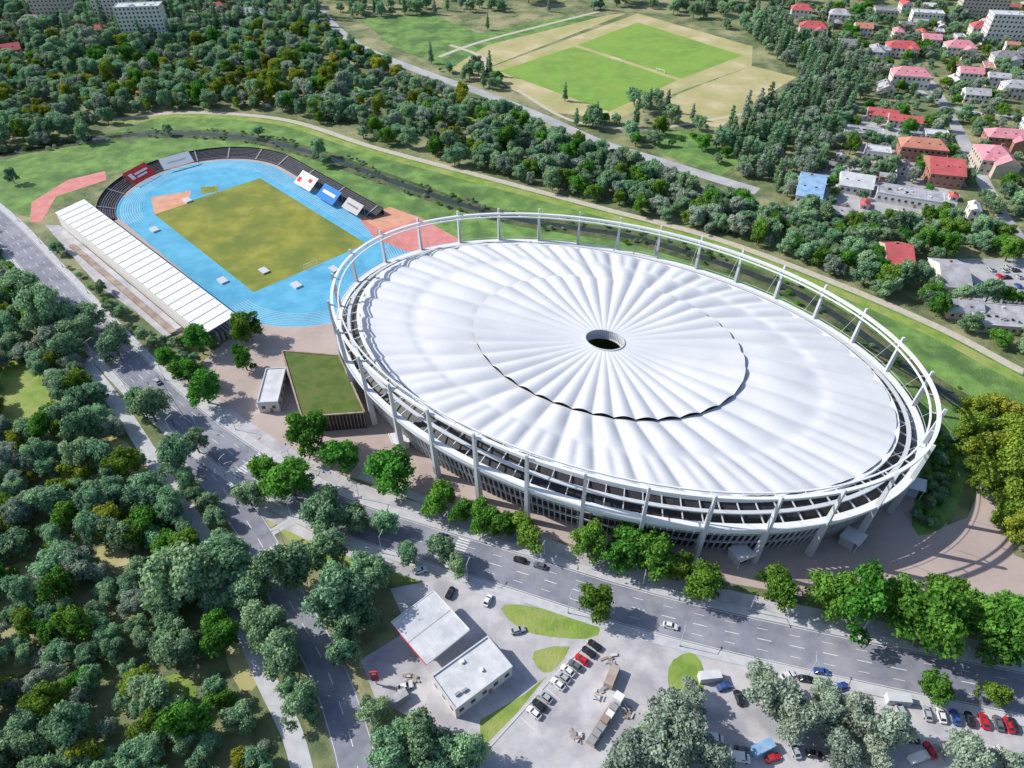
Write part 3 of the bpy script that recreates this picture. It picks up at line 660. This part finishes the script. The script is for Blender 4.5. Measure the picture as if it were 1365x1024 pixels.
def lampmesh():
    b=B();b.cyl('pole',M_lgrey,(0,0,0),.12,8.5,8,.07);b.beam('arm',M_lgrey,(0,0,8.4),(0,1.9,9),.1);b.box('head',M_grey,(0,2.2,9),(.3,.9,.14));b.cyl('foot',M_grey,(0,0,0),.2,.7,8);return b.single('lamp')
LM=lampmesh()
def lamps(L,off,step,i0=2):
    n=normals(L);sg=np.r_[0,np.cumsum(np.linalg.norm(np.diff(L,axis=0),axis=1))];k=i0
    while k<sg[-1]:
        i=int(np.searchsorted(sg,k));i=min(i,len(L)-1);p=L[i]+n[i]*off;d=-n[i]*np.sign(off)
        obj('street_lamp',LM,None,(p[0],p[1],.05),math.atan2(d[1],d[0])-math.pi/2);k+=step
lamps(Lmain,8.2,32);lamps(Lmain,-8.2,32,18);lamps(Lb,6,34)

# ---------------- trees ----------------
def treemesh(name,kind,lm,seed,nl):
    r=np.random.default_rng(seed);b=B()
    H0={'broad':10.,'poplar':18.,'bush':3.2}[kind];R0={'broad':4.6,'poplar':2.5,'bush':2.1}[kind]
    th=H0*.5
    b.cyl('trunk',M_bark,(0,0,0),.32 if kind!='bush' else .1,th,7,.16)
    puffs=[]
    if kind=='broad':
        nP=26;st_=r.uniform(.85,1.15);ph=r.uniform(0,6)
        for i in range(nP):
            a=2.4*i+r.uniform(-.5,.5);f=(i+.5)/nP;z=lerp(2.8,9.4,f**.8)*r.uniform(.92,1.06);rr=R0*.8*math.sqrt(max(0.04,1-((z-4.8)/5.3)**2))*r.uniform(.5,1.15)*(1+.18*math.cos(2*a+ph))
            puffs.append((rr*math.cos(a)*st_,rr*math.sin(a)/st_,z,r.uniform(.75,1.75)))
        puffs.append((0,0,5.3,2.6));puffs.append((r.uniform(-.8,.8),r.uniform(-.8,.8),8.4,1.5))
    elif kind=='poplar':
        for i in range(20):
            z=2.5+i*.78;rr=R0*.5*(1-((z-8)/11)**2)*r.uniform(.3,1.3);a=2.4*i;puffs.append((rr*math.cos(a),rr*math.sin(a),z,lerp(1.7,.7,i/19)*r.uniform(.75,1.2)))
    else:
        for i in range(6):a=i*1.2;puffs.append((1.0*math.cos(a),1.0*math.sin(a),1.3+r.uniform(0,.6),r.uniform(.8,1.1)))
        puffs.append((0,0,1.8,1.2))
    for i,(x,y,z,s_) in enumerate(puffs):
        if i%2==0:b.beam('limb',M_bark,(0,0,min(z*.55,th)),(x*.8,y*.8,z-.2),.16,.16,.06)
    tm=b.single(name)
    V=[tuple(v.co) for v in tm.vertices];Fc=[tuple(p.vertices) for p in tm.polygons];mi=[0]*len(Fc);sh=[.3]*len(Fc)
    bpy.data.meshes.remove(tm)
    w=np.array([p[3]**2 for p in puffs]);w/=w.sum();tone=r.uniform(-.16,.16,len(puffs))
    idx=r.choice(len(puffs),nl,p=w)
    for i in idx:
        x,y,z,s_=puffs[i];n=r.normal(size=3);n/=np.linalg.norm(n)
        if n[2]<-.3:n[2]*=-1
        lump=1+.2*math.sin(n[0]*6+i)*math.cos(n[1]*7+i*2)
        rad=r.uniform(.62,1.1) if r.random()<.85 else r.uniform(1.05,1.35)
        p=np.array((x,y,z))+n*s_*lump*rad*np.array((1,1,.88))
        m=n*.8+r.normal(size=3)*.5;m/=np.linalg.norm(m)
        u=np.cross(m,r.normal(size=3));u/=np.linalg.norm(u);v=np.cross(m,u)
        sz=r.uniform(.11,.3)*(1 if kind!='bush' else .7)
        k=len(V)
        V+=[tuple(p-u*sz-v*sz*.7),tuple(p+u*sz*.9-v*sz*.5),tuple(p+u*sz+v*sz*.8),tuple(p-u*sz*.6+v*sz)]
        Fc.append((k,k+1,k+2,k+3));mi.append(1)
        sh.append(float(np.clip(.04+tone[i]+.34*(p[2]/H0)+.48*r.random()**2,0,1)))  # random leaf tone, plus painted-in brighter light towards the crown top
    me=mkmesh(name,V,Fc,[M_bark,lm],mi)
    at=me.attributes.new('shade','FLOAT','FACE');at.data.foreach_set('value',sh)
    return me
TR={}
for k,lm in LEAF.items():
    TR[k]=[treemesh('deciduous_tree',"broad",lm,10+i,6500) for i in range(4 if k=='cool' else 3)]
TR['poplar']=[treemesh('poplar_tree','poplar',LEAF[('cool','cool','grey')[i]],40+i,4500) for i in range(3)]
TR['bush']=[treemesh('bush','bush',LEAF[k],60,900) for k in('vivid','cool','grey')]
def tree(kind,wx,wy,sc,parent=None,nm=None):
    s2=sc*random.uniform(.8,1.2)
    nm=nm or {'poplar':'poplar_tree','bush':'bush'}.get(kind,'deciduous_tree')
    return obj(nm,random.choice(TR[kind]),parent,(wx,wy,0),random.uniform(0,6.28),(sc*random.uniform(.85,1.15),sc*random.uniform(.85,1.15),s2))
def tpx(kind,x,y,rpx):
    zc=5.5;d=F*math.sin(TH)+(y-512)*math.cos(TH);ppm=d/(H-zc);sc=rpx/ppm/5.0
    wx,wy=P(x,y,5.6*sc);tree(kind,wx,wy,sc)
for x,y,r_ in((270,515,27),(245,492,22),(222,480,16),(410,578,28),(455,605,28),(385,635,34),(350,625,22),(520,632,30),(585,660,26),(645,685,26),(700,705,26),(785,725,26),(838,728,34),(870,742,30),(905,760,22),(938,772,30),(1035,785,26),(1110,790,32),(1150,805,42),(1185,800,30),(1240,835,46),(1210,815,34),(1325,842,42),(1290,812,28),(1350,850,30),(795,803,25),(265,455,20),(325,480,16),(325,438,20),(615,680,18),(670,700,20),(1360,822,34),(1255,790,24),(1245,915,22),(1325,925,20)):
    tpx('vivid',x,y,r_)
for x,y,r_ in((1298,572,26),(1325,600,30),(1350,625,32),(1318,640,24),(1355,665,32),(1350,575,28),(1335,545,22),(1362,600,28),(1362,705,26),(1340,690,20),(1310,610,20),(1300,548,20)):tpx('olive',x,y,r_)
for k in range(60):
    f=random.random();x=lerp(1262,1228,f)+random.uniform(-18,20)*(1-.3*abs(f-.5));y=lerp(580,705,f);wx,wy=P(x,y);tree(random.choice(('vivid','cool')),wx,wy,random.uniform(.22,.42),nm='shrub')
for x,y,r_ in((905,962,38),(870,992,42),(840,1010,34),(900,1005,36),(940,1005,30),(1035,930,32),(1060,955,34),(1015,905,24),(1085,960,28),(1140,955,32),(1180,975,30),(1165,1005,28),(1100,930,24),(1290,1012,34),(1350,1020,26),(925,925,22),(1120,1000,26)):tpx('grey',x,y,r_)
for x,y,r_ in((200,545,22),(235,612,26),(300,742,38),(385,758,36),(430,690,26),(440,732,28),(450,800,40),(350,830,36),(375,872,36),(430,665,20),(470,690,22),(510,695,20),(590,730,22),(610,755,16),(185,540,20),(240,770,42),(330,780,28),(470,830,28),(560,985,36),(620,1008,30),(520,1005,32),(400,940,24),(500,765,26),(60,420,30),(100,440,24),(480,760,22),(110,420,24),(30,380,26),(150,455,22),(260,590,18),(330,660,20),(545,740,16),(590,1012,30),(455,870,24)):
    tpx('cool',x,y,r_)
def forest(px,space,kinds,smin,smax,name='woodland',prob=1.):
    poly=PP(px);xs=[p[0] for p in poly];ys=[p[1] for p in poly];par=obj(name,None);c=0
    x=min(xs);row=0
    while x<max(xs):
        y=min(ys)+(row%2)*space/2
        while y<max(ys):
            wx,wy=x+random.uniform(-.45,.45)*space,y+random.uniform(-.45,.45)*space
            if random.random()<prob and inpoly(wx,wy,poly) and not blocked(wx,wy):
                k=random.choice(kinds);tree(k,wx,wy,random.uniform(smin,smax)*(1 if k!='bush' else 1.3),par);c+=1
            y+=space
        x+=space*.87;row+=1
    return c
n=0
n+=forest([(-60,290),(0,300),(50,375),(100,440),(140,520),(230,650),(290,760),(340,880),(380,980),(400,1150),(-100,1150)],6.8,['cool','cool','cool','cool','cool','cool','vivid','olive','grey','bush'],.5,1.2)
n+=forest([(205,560),(330,720),(360,790),(430,900),(450,1000),(400,1000),(350,880),(300,780),(230,640)],6.5,['cool','cool','bush'],.45,.85)
n+=forest([(455,800),(500,800),(480,860),(500,940),(560,1000),(640,1060),(520,1060),(490,1000),(440,860)],7.,['cool','cool','grey'],.5,.95)
n+=forest([(20,290),(60,305),(130,385),(215,450),(290,460),(330,500),(300,520),(200,500),(120,420),(40,350),(0,300)],6,['cool','cool','vivid','bush'],.4,.8)
n+=forest([(-40,60),(60,60),(400,30),(425,30),(480,75),(560,110),(640,140),(700,180),(640,235),(500,192),(380,150),(240,145),(120,175),(0,212),(-60,230)],8.8,['cool','cool','cool','cool','vivid','olive','bush','grey'],.55,1.3,prob=.9)
n+=forest([(-60,5),(440,5),(440,45),(380,45),(60,75),(-60,80)],12,['cool','cool','poplar','grey'],.8,1.5)
n+=forest([(640,140),(740,185),(850,225),(960,265),(1010,285),(1060,290),(1160,300),(1200,400),(1110,370),(950,312),(800,272),(650,232)],7.6,['cool','cool','cool','vivid','grey'],.6,1.2)
n+=forest([(1005,15),(1045,20),(1060,80),(1130,70),(1165,90),(1150,140),(1110,190),(1090,230),(1060,230),(1050,270),(1005,255),(950,190),(1010,150),(1060,120),(1040,90),(1005,60)],9,['poplar','poplar','cool','grey'],.7,1.15)
n+=forest([(1160,300),(1250,290),(1365,240),(1450,240),(1450,540),(1365,495),(1250,435),(1150,390)],8.4,['vivid','cool','cool'],.6,1.1,prob=.92)
n+=forest([(1060,12),(1450,12),(1450,240),(1300,250),(1060,300),(1060,230),(1180,120),(1060,80)],9.5,['vivid','cool','cool','grey','bush'],.5,1.05,prob=.8,name='town_trees')
n+=forest([(430,8),(1060,8),(1010,50),(860,12),(600,20),(580,60),(500,40)],14,['cool','cool','poplar'],.7,1.3,prob=.7)
n+=forest([(-200,-60),(1600,-60),(1600,5),(-200,5)],38,['cool'],1.5,2.6)
n+=forest([(560,95),(660,90),(690,130),(760,160),(900,165),(960,180),(990,235),(870,205),(700,145)],10,['cool','vivid','bush','poplar'],.6,1.1,prob=.5)
n+=forest([(1365,500),(1600,560),(1700,900),(1450,800)],9,['cool','vivid'],.8,1.2)
n+=forest([(1440,1000),(1700,1000),(1700,1200),(1440,1200)],9,['cool','vivid'],.8,1.2)
for x,y,s_ in((753,135,1.0),(865,145,1.1),(888,150,1.1),(922,160,.9),(650,100,.8),(575,85,1),(650,40,.9)):
    wx,wy=P(x,y);tree('poplar',wx,wy,s_*.8)
for x,y in((845,140),(858,150),(875,140),(895,165),(1150,380),(790,172)):
    tree('cool',*P(x,y),1.2)
for q in((425,210,1.1),(115,188,1.2),(225,180,.8),(55,190,1.),(1180,395,1.1),(790,165,1.2),(840,185,1.2),(435,222,.8),(345,182,.7),(20,245,.8)):
    tree('cool',*P(*q[:2]),q[2])
par=obj('ditch_shrubs',None);nn=normals(ditch)
for k in range(170):
    i=random.randrange(len(ditch));o=random.choice((-5,5))+random.uniform(-3,3);p=ditch[i]+nn[i]*o
    if np.linalg.norm(p-C0)>85:tree('bush',p[0],p[1],random.uniform(.3,.8),par)

# ---------------- light, sky, camera ----------------
el=math.radians(38);saz=(-.97,.24)
sd=Vector((saz[0]*math.cos(el),saz[1]*math.cos(el),math.sin(el)))
sl=bpy.data.lights.new('sun','SUN');sl.energy=5.0;sl.angle=math.radians(.5);sl.color=(1,.95,.86)
so=bpy.data.objects.new('sun',sl);COL.objects.link(so);so.rotation_euler=sd.to_track_quat('Z','Y').to_euler();so.location=(-200,100,300)
w=bpy.data.worlds.new('World');bpy.context.scene.world=w;w.use_nodes=True;nt=w.node_tree
sk=nt.nodes.new('ShaderNodeTexSky');sk.sky_type='NISHITA';sk.sun_disc=False;sk.sun_elevation=el;sk.sun_rotation=math.atan2(saz[0],saz[1])
nt.links.new(sk.outputs[0],nt.nodes['Background'].inputs[0]);nt.nodes['Background'].inputs[1].default_value=.15
cam=bpy.data.cameras.new('camera');cam.sensor_width=36;cam.lens=36*F/1365;cam.clip_end=6000;cam.clip_start=1
co=bpy.data.objects.new('camera',cam);COL.objects.link(co);co.location=(0,0,H);co.rotation_euler=(math.radians(90-42),0,0)
bpy.context.scene.camera=co
vs=bpy.context.scene.view_settings;vs.view_transform='Standard';vs.look='None';vs.exposure=0
print('trees',n)
